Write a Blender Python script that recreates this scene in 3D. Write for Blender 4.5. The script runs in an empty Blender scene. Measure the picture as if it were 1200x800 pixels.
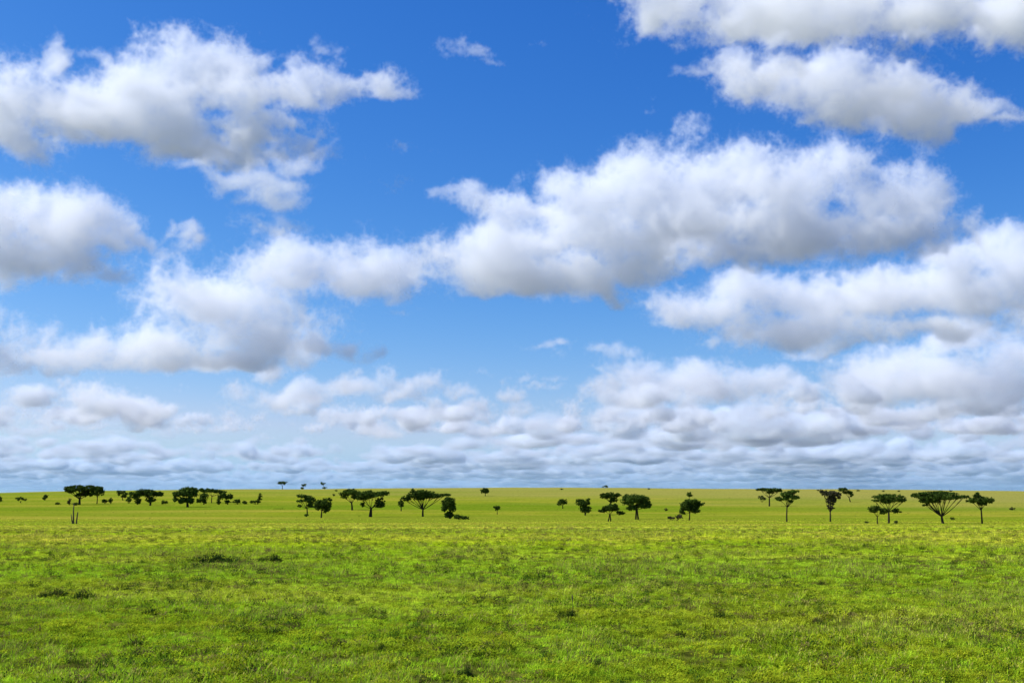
import bpy, math, random
import numpy as np
from mathutils import Vector

SC = bpy.context.scene
COL = SC.collection
random.seed(11)
CLOUD_Q = 1.2                      # fineness of the cloud grids
SUN_EL, SUN_AZ = math.radians(48), math.radians(-88)      # sun to the left

SKY_GRADE = ((2.1, 2.1), (1.3, 1.06), (.78, 1.07))         # per channel: power, gain
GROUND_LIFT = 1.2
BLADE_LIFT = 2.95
FAR_COVER = -0.80
FAR_AIR = 0.0032
CLOUD_OPT = {'*': 3.9, 'D': 7.0, 'A2': 3.0, 'A3': 2.6}
GRASS_ZONES = ((12.5, 32, 120, .8, 1.3), (32, 75, 32, 1.0, 1.7), (75, 170, 5.0, 1.1, 1.9), (170, 430, .9, 1.3, 2.4))
# ------------------------------------------------------------------ camera geometry
F_PX = 1287.0                      # focal length in photo pixels (1200 wide)
PITCH = math.radians(8.0)
EYE = 2.5
def ray(px, py):
    """unit direction (world) of a photo pixel; camera looks along +Y, pitched up"""
    u = (px - 600.0) / F_PX; v = (400.0 - py) / F_PX
    y = math.cos(PITCH) - v * math.sin(PITCH)
    z = math.sin(PITCH) + v * math.cos(PITCH)
    n = math.sqrt(u*u + y*y + z*z)
    return u/n, y/n, z/n

# ------------------------------------------------------------------ clouds
def band_noise(shape, cell, wave, seed, zs=1.0):
    """band-limited gaussian noise, wavelength in metres, cell = voxel size (3)"""
    r = np.random.default_rng(seed)
    n = r.standard_normal(shape).astype(np.float32)
    f = np.fft.rfftn(n)
    kx = np.fft.fftfreq(shape[0], cell[0])[:, None, None]
    ky = np.fft.fftfreq(shape[1], cell[1])[None, :, None]
    kz = np.fft.rfftfreq(shape[2], cell[2])[None, None, :] * zs
    k = np.sqrt(kx*kx + ky*ky + kz*kz) * wave
    f *= np.exp(-((np.log2(k + 1e-6)) ** 2) / (2 * 0.45 ** 2))
    o = np.fft.irfftn(f, s=shape, axes=(0, 1, 2)).astype(np.float32)
    return o / (o.std() + 1e-9)

def cloud_object(name, lo, hi, res, density, mat):
    """a dense grid of densities handed to a Volume Cube: a real volume in the air"""
    nx, ny, nz = res
    me = bpy.data.meshes.new(name)
    me.vertices.add(nx * ny * nz)
    at = me.attributes.new('d', 'FLOAT', 'POINT')
    at.data.foreach_set('value', np.ascontiguousarray(density.transpose(2, 1, 0)).ravel().astype(np.float32))
    ob = bpy.data.objects.new(name, me)
    SC.collection.objects.link(ob)
    ng = bpy.data.node_groups.new(name, 'GeometryNodeTree')
    ng.interface.new_socket('Geometry', in_out='INPUT', socket_type='NodeSocketGeometry')
    ng.interface.new_socket('Geometry', in_out='OUTPUT', socket_type='NodeSocketGeometry')
    N = ng.nodes; L = ng.links
    gi = N.new('NodeGroupInput'); go = N.new('NodeGroupOutput')
    pos = N.new('GeometryNodeInputPosition')
    sub = N.new('ShaderNodeVectorMath'); sub.operation = 'SUBTRACT'; sub.inputs[1].default_value = lo
    L.new(pos.outputs[0], sub.inputs[0])
    mul = N.new('ShaderNodeVectorMath'); mul.operation = 'MULTIPLY'
    mul.inputs[1].default_value = [(res[i] - 1) / (hi[i] - lo[i]) for i in range(3)]
    L.new(sub.outputs[0], mul.inputs[0])
    rnd = N.new('ShaderNodeVectorMath'); rnd.operation = 'ADD'; rnd.inputs[1].default_value = (.5, .5, .5)
    L.new(mul.outputs[0], rnd.inputs[0])
    flo = N.new('ShaderNodeVectorMath'); flo.operation = 'FLOOR'; L.new(rnd.outputs[0], flo.inputs[0])
    sep = N.new('ShaderNodeSeparateXYZ'); L.new(flo.outputs[0], sep.inputs[0])
    ints = []
    for i in range(3):
        fi = N.new('FunctionNodeFloatToInt'); L.new(sep.outputs[i], fi.inputs[0]); ints.append(fi)
    def im(op, a, b):
        m = N.new('FunctionNodeIntegerMath'); m.operation = op
        L.new(a, m.inputs[0])
        if isinstance(b, int): m.inputs[1].default_value = b
        else: L.new(b, m.inputs[1])
        return m.outputs[0]
    idx = im('ADD', im('ADD', im('MULTIPLY', ints[2].outputs[0], nx * ny), im('MULTIPLY', ints[1].outputs[0], nx)), ints[0].outputs[0])
    na = N.new('GeometryNodeInputNamedAttribute'); na.data_type = 'FLOAT'; na.inputs[0].default_value = 'd'
    si = N.new('GeometryNodeSampleIndex'); si.data_type = 'FLOAT'; si.domain = 'POINT'
    L.new(gi.outputs[0], si.inputs[0])
    L.new(na.outputs[0], si.inputs['Value']); L.new(idx, si.inputs['Index'])
    vc = N.new('GeometryNodeVolumeCube')
    L.new(si.outputs[0], vc.inputs['Density'])
    vc.inputs['Min'].default_value = lo; vc.inputs['Max'].default_value = hi
    vc.inputs['Resolution X'].default_value = nx; vc.inputs['Resolution Y'].default_value = ny; vc.inputs['Resolution Z'].default_value = nz
    sm = N.new('GeometryNodeSetMaterial'); sm.inputs['Material'].default_value = mat
    L.new(vc.outputs[0], sm.inputs[0]); L.new(sm.outputs[0], go.inputs[0])
    me.materials.append(mat)
    md = ob.modifiers.new('grid', 'NODES'); md.node_group = ng
    ob['kind'] = 'stuff'
    return ob

def cloud_material(name, dens, aniso=0.1, color=(.993, .9955, .9965)):
    m = bpy.data.materials.new(name); m.use_nodes = True
    nt = m.node_tree; nt.nodes.clear()
    out = nt.nodes.new('ShaderNodeOutputMaterial')
    pv = nt.nodes.new('ShaderNodeVolumePrincipled')
    pv.inputs['Color'].default_value = (*color, 1)
    pv.inputs['Anisotropy'].default_value = aniso
    pv.inputs['Density Attribute'].default_value = 'density'
    pv.inputs['Density'].default_value = dens
    nt.links.new(pv.outputs[0], out.inputs['Volume'])
    return m

# every lobe: photo pixel of its centre, half width and half height in photo pixels; every cloud: its distance
CLOUDS = {
 'A': (3000, [(238,78,62,52),(205,95,70,45),(180,112,80,38),(300,112,70,30),(365,98,56,27),(448,108,50,12),(405,104,56,18),(330,118,60,20),(100,122,90,34),(30,112,60,48),
              (20,165,46,32),(120,148,90,24),(215,160,95,24),(300,150,70,18),(310,176,82,15,.85),(250,180,70,13,.9),(60,70,20,26),
              (5,140,55,62)]),
 'A3': (2400, [(300,212,66,17,.80),(325,236,50,18,.80),(312,264,64,13,.74),(350,186,60,18,.80),(265,205,50,13,.7),(230,195,50,12,.6),(345,270,30,9,.6)]),
 'A2': (3000, [(105,70,36,14,.46),(388,55,36,14,.46),(525,60,62,15,.44),(562,74,36,12,.44),(742,122,26,10,.42),(465,220,30,10,.38),(80,165,90,20,.5),
               (470,170,40,10,.36),(640,60,30,8,.36)]),
 'B': (4500, [(30,255,66,46),(85,268,60,44),(60,300,95,28),(135,280,52,26),(192,285,46,14),(20,308,70,20),(-30,270,60,50),(120,315,50,12,.8),(205,270,30,14,.6)]),
 'E': (4700, [(560,230,44,19),(528,222,26,11,.9),(690,230,60,32),(660,215,34,26),(730,215,50,36),(765,226,72,50),(840,220,80,60),(900,232,66,48),(960,222,74,52),
              (1030,234,66,44),(1085,242,48,38),(1112,262,34,24),(700,270,100,42),(620,282,80,30),(570,308,80,38),(560,330,60,22),(640,330,95,24),(800,270,120,40),
              (920,272,130,38),(1040,280,76,26),(690,338,60,15),(740,310,60,26),(612,246,54,22),(530,300,40,20,.7)]),
 'G': (2300, [(800,8,74,32),(880,20,96,30),(980,10,126,38),(1100,22,96,36),(1185,14,80,46),(758,25,34,27,.8),(720,0,40,14,.6),(830,45,60,14,.6)]),
 'H': (2700, [(900,92,66,26),(960,99,86,36),(1030,120,98,36),(1100,134,78,30),(1150,138,52,18),(850,75,40,17,.8),(815,88,50,12,.65),(1180,150,40,12,.6),(850,125,30,10,.5)]),
 'C': (8000, [(250,357,90,46),(185,350,42,28),(340,322,78,40),(400,312,76,35),(465,314,46,28),(430,335,66,28),(300,392,96,40),(180,405,66,27),
              (100,415,66,22),(15,408,50,32),(60,425,80,11),(230,422,95,14),(385,405,42,18),(418,408,30,10,.8),(470,362,44,12,.65),(-30,400,40,40),(160,385,30,22,.7)]),
 'F': (7000, [(820,362,66,28),(880,347,64,36),(930,347,66,36),(1000,352,84,40),(1080,345,84,40),(1160,330,76,46),(1205,310,66,44),(920,390,86,26),
              (1000,394,80,18),(785,360,48,12,.8),(1240,350,80,60),(1150,300,60,26),(1100,385,90,16,.8)]),
 'J': (11000, [(715,415,28,13),(740,440,44,19),(800,455,80,21),(870,446,60,20),(760,466,90,11),(700,460,34,13,.7),(640,405,40,8,.5),(640,440,40,9,.5)]),
 'K': (10300, [(1100,412,70,26),(1145,400,56,26),(1060,430,80,26),(1185,420,66,36),(1110,450,140,20),(1150,470,90,12,.7),(960,420,50,12,.55)]),
 'L': (10800, [(340,463,66,13,.9),(420,455,66,15,.9),(483,447,40,19),(310,466,46,10,.8),(240,440,40,7,.45),(50,455,24,18,.6)]),
 'M': (11800, [(535,462,40,13,.7),(560,440,36,12,.55),(540,482,44,15,.75),(592,478,36,12,.75),(500,470,35,8,.6),(610,440,30,8,.4),(450,500,50,10,.7)]),
 'D': (9200, [(112,464,34,24),(104,454,24,17),(128,478,44,19),(150,486,54,15),(108,490,36,11),(185,490,32,10)]),
}
def lobe_list(nm, rng):
    """centres and radii in metres of one cloud's lobes"""
    D, lobes = CLOUDS[nm]; out = []
    for lb in lobes:
        px, py, rx, ry = lb[:4]; st = lb[4] if len(lb) > 4 else 1.0
        dx, dy, dz = ray(px, py)
        dist = D * (1 + rng.uniform(-.025, .025)); s = dist / dy; k = .95 * dist / F_PX
        out.append(((dx * s, dist, dz * s + EYE), (rx * k, max(rx * 0.75, ry) * k, ry * k), st))
    return out

def lobe_field(lobes, lo, hi, res, warp):
    ax = [np.linspace(lo[i], hi[i], res[i], dtype=np.float32) for i in range(3)]
    shape = np.full(res, -1.0, np.float32)
    for c, r, st in lobes:
        sl = []
        for i in range(3):
            a = np.searchsorted(ax[i], c[i] - 2.0 * r[i]); b = np.searchsorted(ax[i], c[i] + 2.0 * r[i])
            sl.append(slice(a, b))
        if any(x.stop <= x.start for x in sl): continue
        sl = tuple(sl)
        q = [(ax[i][sl[i]] - c[i]) for i in range(3)]
        zz = (q[2][None, None, :] + warp[2][sl]) / r[2]
        zz = np.where(zz < 0, zz * 1.3, zz)
        d = np.sqrt(((q[0][:, None, None] + warp[0][sl]) / r[0])**2 + ((q[1][None, :, None] + warp[1][sl]) / r[1])**2 + zz**2)
        v = st - d
        cur = shape[sl]
        k = 0.25
        h = np.clip(0.5 + 0.5 * (v - cur) / k, 0, 1)
        shape[sl] = cur * (1 - h) + v * h + k * h * (1 - h)
    return shape

def billows(f, res, cell, w, seed):
    f += 0.15 * band_noise(res, cell, w, seed + 1)
    for k, (wl, a) in enumerate(((.5, .20), (.26, .19), (.13, .17), (.065, .14), (.036, .10))):
        f += a * (0.8 - np.abs(band_noise(res, cell, w * wl, seed + 2 + k)))
    return f

def cumulus(nm, seed, opt):
    """one cloud: a union of lobes, warped and broken into billows; opt = optical thickness per 100 photo pixels"""
    rng = np.random.default_rng(seed); D = CLOUDS[nm][0]
    lobes = lobe_list(nm, rng)
    lo = tuple(max(min(c[i] - 1.45 * r[i] for c, r, st in lobes), -.62 * D if i == 0 else 300) for i in range(3))
    hi = tuple(min(max(c[i] + 1.45 * r[i] for c, r, st in lobes), .62 * D if i == 0 else 1e9) for i in range(3))
    vox = D / F_PX * 2.5 / CLOUD_Q
    res = tuple(int((hi[i] - lo[i]) / vox) + 2 for i in range(3))
    cell = [(hi[i] - lo[i]) / (res[i] - 1) for i in range(3)]
    w = 105 * D / F_PX
    warp = [band_noise(res, cell, w * 1.2, seed + 31 + i) * w * a + band_noise(res, cell, w * .5, seed + 41 + i) * w * a * .5
            for i, a in ((0, .09), (1, .09), (2, .05))]
    f = billows(lobe_field(lobes, lo, hi, res, warp), res, cell, w, seed)
    d = np.clip((f - 0.04) * 2.4, 0, 1)
    return cloud_object('clouds', lo, hi, res, d, cloud_material('cloud', opt * F_PX / (100. * D)))

def axes(lo, hi, res):
    return (np.linspace(lo[0], hi[0], res[0], dtype=np.float32)[:, None, None], np.linspace(lo[1], hi[1], res[1], dtype=np.float32)[None, :, None],
            np.linspace(lo[2], hi[2], res[2], dtype=np.float32)[None, None, :])

def build_clouds():
    for i, nm in enumerate(CLOUDS):
        cumulus(nm, 100 + 60 * i, CLOUD_OPT.get(nm, CLOUD_OPT['*']))
    R = lambda *r: r
    # loose small puffs drifting between and beyond the big clouds
    lo, hi = (-7200., 8300., 650.), (7200., 14500., 1700.)
    res = R(640, 276, 46); cell = [(hi[i]-lo[i])/(res[i]-1) for i in range(3)]
    X, Y, Z = axes(lo, hi, res)
    p = 0.30 * band_noise(res, cell, 1900, 951, .4) + 0.42 * band_noise(res, cell, 620, 952, .8)
    p += -0.74 + 0.34 * np.clip((Y - 10500) / 3500, -.6, 1) + 0.22 * np.clip((X - 300) / 3500, -.9, 1)
    p += -1.6 * np.abs((Z - 860) / 290) ** 2 * np.where(Z < 860, 6.0, 1.0)
    p -= 2 * np.clip((9000 - Y) / 700, 0, 1)
    f = billows(np.clip(p, -1, .6), res, cell, 400, 960)
    cloud_object('clouds', lo, hi, res, np.clip((f - .06) * 2.2, 0, 1), cloud_material('cloud_loose', 0.011, color=(.972, .982, .99)))
    # far layer: broken rows of small cumulus in bluish air
    lo, hi = (-33000., 13000., 150.), (33000., 70000., 1500.)
    res = R(760, 420, 42); cell = [(hi[i]-lo[i])/(res[i]-1) for i in range(3)]
    X, Y, Z = axes(lo, hi, res); Z = Z + Y * Y / (2 * 6.37e6)          # the layer bends down with the earth
    n = 0.45*band_noise(res, cell, 11000, 20, .2) + 0.32*band_noise(res, cell, 5000, 21, .3) + 0.42*band_noise(res, cell, 2100, 22, .5) + 0.74*band_noise(res, cell, 1050, 23, .8) - .55*(np.abs(band_noise(res, cell, 560, 24)) - .8)
    tops = 290 * (1 + .35 * band_noise((res[0], res[1], 1), cell, 6000, 25))
    cover = FAR_COVER + 0.35*np.clip((Y-14000)/16000, 0, 1) + 0.3*np.clip(X/10000, -0.5, 1)
    prof = -1.6*np.abs((Z-880)/np.where(Z < 880, 150, np.maximum(tops, 90)))**2
    f = n*0.85 + cover + prof
    d = np.clip(f * 1.1, 0, 1) * np.clip((Y-13200)/2500, 0, 1)
    air = FAR_AIR * np.clip((Y-13000)/7000, 0, 1) * np.clip((1500 + 0*X - Z) / 500, 0, 1)
    m = cloud_material('cloud_far', 0.010)
    nt = m.node_tree; pv = next(x for x in nt.nodes if x.type == 'PRINCIPLED_VOLUME')
    vi = nt.nodes.new('ShaderNodeVolumeInfo'); mr = nt.nodes.new('ShaderNodeMapRange'); mx = nt.nodes.new('ShaderNodeMix'); mx.data_type = 'RGBA'
    mr.inputs[1].default_value = FAR_AIR; mr.inputs[2].default_value = FAR_AIR * 3 + .05
    mx.inputs[6].default_value = (.50, .79, 1, 1); mx.inputs[7].default_value = (.935, .962, .985, 1)  # distance haze painted as a blue tint in the far cloud colour
    nt.links.new(vi.outputs['Density'], mr.inputs[0]); nt.links.new(mr.outputs[0], mx.inputs[0]); nt.links.new(mx.outputs[2], pv.inputs['Color'])
    cloud_object('clouds', lo, hi, res, np.maximum(d, air).astype(np.float32), m)

# ------------------------------------------------------------------ helpers
def tag(o, label=None, cat=None, group=None, kind=None):
    for k, v in (('label', label), ('category', cat), ('group', group), ('kind', kind)):
        if v: o[k] = v
    return o

def mesh_object(name, verts, faces, mats, parent=None, midx=None, smooth=False):
    me = bpy.data.meshes.new(name)
    me.from_pydata([tuple(v) for v in verts], [], faces)
    for m in mats: me.materials.append(m)
    if midx is not None: me.polygons.foreach_set('material_index', midx)
    if smooth: me.polygons.foreach_set('use_smooth', [True] * len(me.polygons))
    me.update()
    o = bpy.data.objects.new(name, me); COL.objects.link(o)
    if parent: o.parent = parent
    return o

def nodes(m):
    m.use_nodes = True; nt = m.node_tree; nt.nodes.clear()
    return nt, (lambda t, **kw: _node(nt, t, kw))
def _node(nt, t, kw):
    n = nt.nodes.new(t)
    for k, v in kw.items():
        if k.startswith('i_'): n.inputs[int(k[2:]) if k[2:].isdigit() else k[2:]].default_value = v
        else: setattr(n, k, v)
    return n

# ------------------------------------------------------------------ the lie of the land
PY = np.array([-400, 0, 15, 80, 150, 300, 500, 800, 1150, 1400, 1700, 2600, 5000, 12000, 95000], float)
PZ = np.array([0, 0, 0, 0, -1.8, -5, -6.1, -2.6, 7.2, 12.2, 14.2, 6, -40, -60, -60], float)
def _pchip(x, y):
    h = np.diff(x); d = np.diff(y) / h
    m = np.zeros_like(x)
    for i in range(1, len(x) - 1):
        if d[i-1] * d[i] > 0:
            w1 = 2*h[i] + h[i-1]; w2 = h[i] + 2*h[i-1]
            m[i] = (w1 + w2) / (w1/d[i-1] + w2/d[i])
    def f(t):
        t = np.clip(t, x[0], x[-1]); k = np.clip(np.searchsorted(x, t) - 1, 0, len(x) - 2)
        s = (t - x[k]) / h[k]
        return ((2*s**3 - 3*s**2 + 1)*y[k] + (s**3 - 2*s**2 + s)*h[k]*m[k] + (-2*s**3 + 3*s**2)*y[k+1] + (s**3 - s**2)*h[k]*m[k+1])
    return f
_prof = _pchip(PY, PZ)
def ground_z(x, y):
    x = np.asarray(x, float); y = np.asarray(y, float)
    z = _prof(y)
    s = np.clip((y - 450) / 800, 0, 1); s = s*s*(3 - 2*s)
    xx = np.clip(x, -1500, 1500)
    z = z - s * (5.6 * (xx / 650)**2 * np.where(xx < 0, 1.0, 0.75))
    und = np.sin(x/37 + y/61) * .5 + np.sin(x/19.0 - y/43 + 1.3) * .3 + np.sin(x/91 + y/130 + 2.1)
    z = z + und * 0.10 * np.clip((y - 60) / 200, 0, 1)
    z = z + und * 0.35 * np.clip((y - 600) / 600, 0, 1)
    z = z + 0.02 * np.sin(x * 1.7 + np.sin(y * 1.1)) * np.sin(y * 1.3 + .6) * np.clip((90 - y) / 40, 0, 1)
    return z

_T = np.concatenate([np.arange(8, 150, .25), np.arange(150, 1800, 1.0)])
def place(px, py):
    """where the line of sight of a photo pixel meets the ground; the crest when it passes above it"""
    dx, dy, dz = ray(px, py)
    x = dx / dy * _T; z = dz / dy * _T + EYE
    below = z - ground_z(x, _T) < 0
    i = int(np.argmax(below)) if below.any() else int(np.argmin((z - ground_z(x, _T)) + (_T < 900) * 1e6))
    y = _T[i]; x = dx / dy * y
    return float(x), float(y), float(ground_z(x, y))

rows = np.concatenate([[-40000, -9000, -2500, -600, -150], np.linspace(-60, 8, 12), np.geomspace(9, 3000, 330), np.geomspace(3200, 95000, 40)])
cols = np.linspace(-1, 1, 221)
V = []
for y in rows:
    W = 70 + 1.0 * min(abs(y), 60000) if y > -200 else 3000
    xs = np.concatenate([[-90000 - W], cols * W, [90000 + W]])
    V.append(np.stack([xs, np.full_like(xs, y), ground_z(xs, np.full_like(xs, y))], 1))
V = np.concatenate(V); nc = len(cols) + 2
Fc = [(r*nc + c, r*nc + c + 1, (r+1)*nc + c + 1, (r+1)*nc + c) for r in range(len(rows) - 1) for c in range(nc - 1)]

# colour of the grassland at a place: shared by the soil sheet and by the blades that grow on it
def turf_colour(nt, N, lift):
    L = nt.links
    geo = N('ShaderNodeNewGeometry')
    def noise(scale, detail=3, rough=.55, stretch=None, seed=0):
        mp = N('ShaderNodeMapping'); mp.inputs['Location'].default_value = (seed*13.7, seed*7.1, 0)
        mp.inputs['Scale'].default_value = (scale * (stretch or 1), scale, 0)
        L.new(geo.outputs['Position'], mp.inputs[0])
        n = N('ShaderNodeTexNoise'); n.inputs['Scale'].default_value = 1; n.inputs['Detail'].default_value = detail; n.inputs['Roughness'].default_value = rough
        L.new(mp.outputs[0], n.inputs['Vector'])
        return n.outputs[0]
    def ramp(src, a, b):
        m = N('ShaderNodeMapRange'); m.interpolation_type = 'SMOOTHSTEP'
        m.inputs[1].default_value = a; m.inputs[2].default_value = b
        L.new(src, m.inputs[0]); return m.outputs[0]
    def mix(f, a, b, fac=None):
        m = N('ShaderNodeMix', data_type='RGBA')
        if f is not None:
            if fac is not None:
                q = N('ShaderNodeMath', operation='MULTIPLY'); L.new(f, q.inputs[0]); q.inputs[1].default_value = fac; f = q.outputs[0]
            L.new(f, m.inputs[0])
        for k, v in ((6, a), (7, b)):
            if isinstance(v, tuple): m.inputs[k].default_value = (*[min(c * lift, .9) for c in v], 1)
            else: L.new(v, m.inputs[k])
        return m.outputs[2]
    c = mix(ramp(noise(.9, 4, seed=1), .35, .68), GREEN, LIME)
    c = mix(ramp(noise(.16, 4, .6, seed=2), .42, .68), c, STRAW, .75)
    c = mix(ramp(noise(.30, 4, .6, seed=3), .50, .70), c, DEEP, .85)
    c = mix(ramp(noise(.022, 4, .6, .6, seed=4), .46, .62), c, OLIVE, .8)
    c = mix(ramp(noise(.011, 4, .55, .45, seed=8), .48, .62), c, STRAW, .75)
    c = mix(ramp(noise(.05, 4, .6, .30, seed=9), .50, .62), c, STRAW, .85)
    c = mix(ramp(noise(.035, 4, .6, .25, seed=10), .54, .68), c, DEEP, .30)
    c = mix(ramp(noise(.008, 4, .6, .28, seed=11), .47, .58), c, OLIVE, .8)
    c = mix(ramp(noise(.0065, 4, .6, .28, seed=12), .50, .60), c, DEEP, .75)
    c = mix(ramp(noise(.12, 6, .75, .22, seed=14), .46, .62), c, DEEP, .35)
    c = mix(ramp(noise(.09, 6, .75, .25, seed=15), .50, .66), c, STRAW, .40)
    sx = N('ShaderNodeSeparateXYZ'); L.new(geo.outputs['Position'], sx.inputs[0])
    # the far slope dries out to tawny grass, most on the right
    a = N('ShaderNodeMath', operation='MULTIPLY_ADD'); L.new(sx.outputs[0], a.inputs[0]); a.inputs[1].default_value = .9; L.new(sx.outputs[1], a.inputs[2])
    nz = N('ShaderNodeMath', operation='MULTIPLY_ADD'); L.new(noise(.004, 4, .6, .5, seed=6), nz.inputs[0]); nz.inputs[1].default_value = 1300; L.new(a.outputs[0], nz.inputs[2])
    c = mix(ramp(nz.outputs[0], 1350, 2000), c, TAWNY, .8)
    ab = N('ShaderNodeMath', operation='ABSOLUTE'); L.new(sx.outputs[0], ab.inputs[0])
    ax_ = N('ShaderNodeMath', operation='MULTIPLY'); L.new(ab.outputs[0], ax_.inputs[0]); ax_.inputs[1].default_value = 1.3
    mxx = N('ShaderNodeMath', operation='MAXIMUM'); L.new(ax_.outputs[0], mxx.inputs[0]); L.new(sx.outputs[1], mxx.inputs[1])
    c = mix(ramp(mxx.outputs[0], 1600, 2300), c, (.100, .110, .094))          # unseen ground beyond the ridge, made-up dun to keep green bounce off clouds
    return c

GREEN = (.172, .218, .006)
LIME = (.236, .268, .008)
STRAW = (.310, .270, .032)
DEEP = (.118, .188, .007)
OLIVE = (.160, .205, .012)
TAWNY = (.280, .250, .055)

gm = bpy.data.materials.new('grassland')
nt, N = nodes(gm); L = nt.links
out = N('ShaderNodeOutputMaterial'); df = N('ShaderNodeBsdfDiffuse', i_Roughness=0.0)
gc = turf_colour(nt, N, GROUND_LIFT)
# dark specks: shade in the gaps between tufts, painted into the colour
geo = N('ShaderNodeNewGeometry')
mp = N('ShaderNodeMapping'); mp.inputs['Scale'].default_value = (.55, .55, 0); L.new(geo.outputs['Position'], mp.inputs[0])
sn = N('ShaderNodeTexNoise', i_Scale=1.0, i_Detail=5.0, i_Roughness=.75); L.new(mp.outputs[0], sn.inputs['Vector'])
mr = N('ShaderNodeMapRange', interpolation_type='SMOOTHSTEP'); mr.inputs[1].default_value = .34; mr.inputs[2].default_value = .56; mr.inputs[3].default_value = .40; mr.inputs[4].default_value = 1.0
L.new(sn.outputs[0], mr.inputs[0])
sy = N('ShaderNodeSeparateXYZ'); L.new(geo.outputs['Position'], sy.inputs[0])
lt = N('ShaderNodeMapRange', interpolation_type='SMOOTHSTEP'); lt.inputs[1].default_value = 45; lt.inputs[2].default_value = 230; lt.inputs[3].default_value = .85; lt.inputs[4].default_value = 0
L.new(sy.outputs[1], lt.inputs[0])
lm = N('ShaderNodeMix', data_type='RGBA'); lm.inputs[7].default_value = (.115, .118, .018, 1); L.new(lt.outputs[0], lm.inputs[0]); L.new(gc, lm.inputs[6]); gc = lm.outputs[2]   # litter and soil tone, also painting shade under the near blades
mm = N('ShaderNodeMix', data_type='RGBA', blend_type='MULTIPLY'); mm.inputs[0].default_value = 1
L.new(gc, mm.inputs[6]); L.new(mr.outputs[0], mm.inputs[7])
L.new(mm.outputs[2], df.inputs['Color'])
bp = N('ShaderNodeBump', i_Strength=.8, i_Distance=.25); L.new(sn.outputs[0], bp.inputs['Height']); L.new(bp.outputs[0], df.inputs['Normal'])
L.new(df.outputs[0], out.inputs[0])
g = mesh_object('ground', V, Fc, [gm], smooth=True); tag(g, kind='structure')

# ------------------------------------------------------------------ plant materials
def leaf_material(name, turf=None, cols=None, trans=.35, vary=.5):
    m = bpy.data.materials.new(name); nt, N = nodes(m); L = nt.links
    out = N('ShaderNodeOutputMaterial')
    if turf is not None: c = turf_colour(nt, N, turf)
    else:
        geo = N('ShaderNodeNewGeometry')
        tn = N('ShaderNodeTexNoise', i_Scale=cols[2], i_Detail=3.0); L.new(geo.outputs['Position'], tn.inputs['Vector'])
        mr = N('ShaderNodeMapRange'); mr.inputs[1].default_value = .35; mr.inputs[2].default_value = .65; L.new(tn.outputs[0], mr.inputs[0])
        mx = N('ShaderNodeMix', data_type='RGBA'); mx.inputs[6].default_value = (*cols[0], 1); mx.inputs[7].default_value = (*cols[1], 1)
        L.new(mr.outputs[0], mx.inputs[0]); c = mx.outputs[2]
    oi = N('ShaderNodeObjectInfo')
    mr = N('ShaderNodeMapRange'); mr.inputs[3].default_value = 1 - vary; mr.inputs[4].default_value = 1 + vary; L.new(oi.outputs['Random'], mr.inputs[0])
    mm = N('ShaderNodeMix', data_type='RGBA', blend_type='MULTIPLY'); mm.inputs[0].default_value = 1; L.new(c, mm.inputs[6]); L.new(mr.outputs[0], mm.inputs[7])
    d = N('ShaderNodeBsdfDiffuse'); t = N('ShaderNodeBsdfTranslucent'); mxs = N('ShaderNodeMixShader'); mxs.inputs[0].default_value = trans
    L.new(mm.outputs[2], d.inputs[0]); L.new(mm.outputs[2], t.inputs[0]); L.new(d.outputs[0], mxs.inputs[1]); L.new(t.outputs[0], mxs.inputs[2])
    L.new(mxs.outputs[0], out.inputs[0])
    return m

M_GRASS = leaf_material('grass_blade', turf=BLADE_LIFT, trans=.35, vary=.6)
M_FORB = leaf_material('forb_leaf', cols=((.22, .30, .010), (.38, .42, .018), .8), trans=.35, vary=.6)
M_SEED = leaf_material('seed_head', cols=((.48, .44, .09), (.36, .36, .05), .6), trans=.3, vary=.3)
M_DRY = leaf_material('dry_stalk', cols=((.30, .23, .08), (.19, .14, .05), .9), trans=.2, vary=.4)
M_TUSS = leaf_material('tussock_blade', cols=((.020, .045, .010), (.050, .085, .014), 3.0), trans=.25, vary=.2)
M_WEED = leaf_material('dark_weed', cols=((.030, .075, .010), (.070, .130, .012), 2.0), trans=.25, vary=.4)
M_WEED_B = leaf_material('brown_weed', cols=((.13, .10, .035), (.19, .16, .04), 2.0), trans=.2, vary=.4)
M_TUSS_B = leaf_material('brown_tussock_blade', cols=((.06, .05, .02), (.11, .10, .03), 3.0), trans=.25, vary=.2)

# ------------------------------------------------------------------ grass: a few clump shapes, scattered by the hundred thousand
rs = np.random.RandomState(5)
def blade(V, F, MI, x, y, h, lean, az, w, mi, seg=2, curl=.6):
    b = len(V); dx, dy = math.cos(az), math.sin(az); px, py = -dy, dx
    for k in range(seg + 1):
        t = k / seg; r = lean * h * (t ** (1 + curl)); z = h * (t - .25 * lean * t * t)
        ww = w * (1 - t ** 1.5) * .5
        if k < seg:
            V += [(x + dx*r - px*ww, y + dy*r - py*ww, z), (x + dx*r + px*ww, y + dy*r + py*ww, z)]
        else: V.append((x + dx*r, y + dy*r, z))
    for k in range(seg - 1):
        F.append((b + 2*k, b + 2*k + 1, b + 2*k + 3, b + 2*k + 2)); MI.append(mi)
    F.append((b + 2*seg - 2, b + 2*seg - 1, b + 2*seg)); MI.append(mi)
def leaf(V, F, MI, x, y, z, l, w, az, pit, mi):
    b = len(V); dx, dy = math.cos(az), math.sin(az); cp, spt = math.cos(pit), math.sin(pit)
    def P(u, v): return (x + dx*u*cp - dy*v, y + dy*u*cp + dx*v, z + u*spt - .6*v*v/max(w, 1e-4))
    V += [P(0, 0), P(l*.5, -w/2), P(l, 0), P(l*.5, w/2)]
    F += [(b, b+1, b+2), (b, b+2, b+3)]; MI += [mi, mi]
clump_col = bpy.data.collections.new('grass_clumps')
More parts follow.
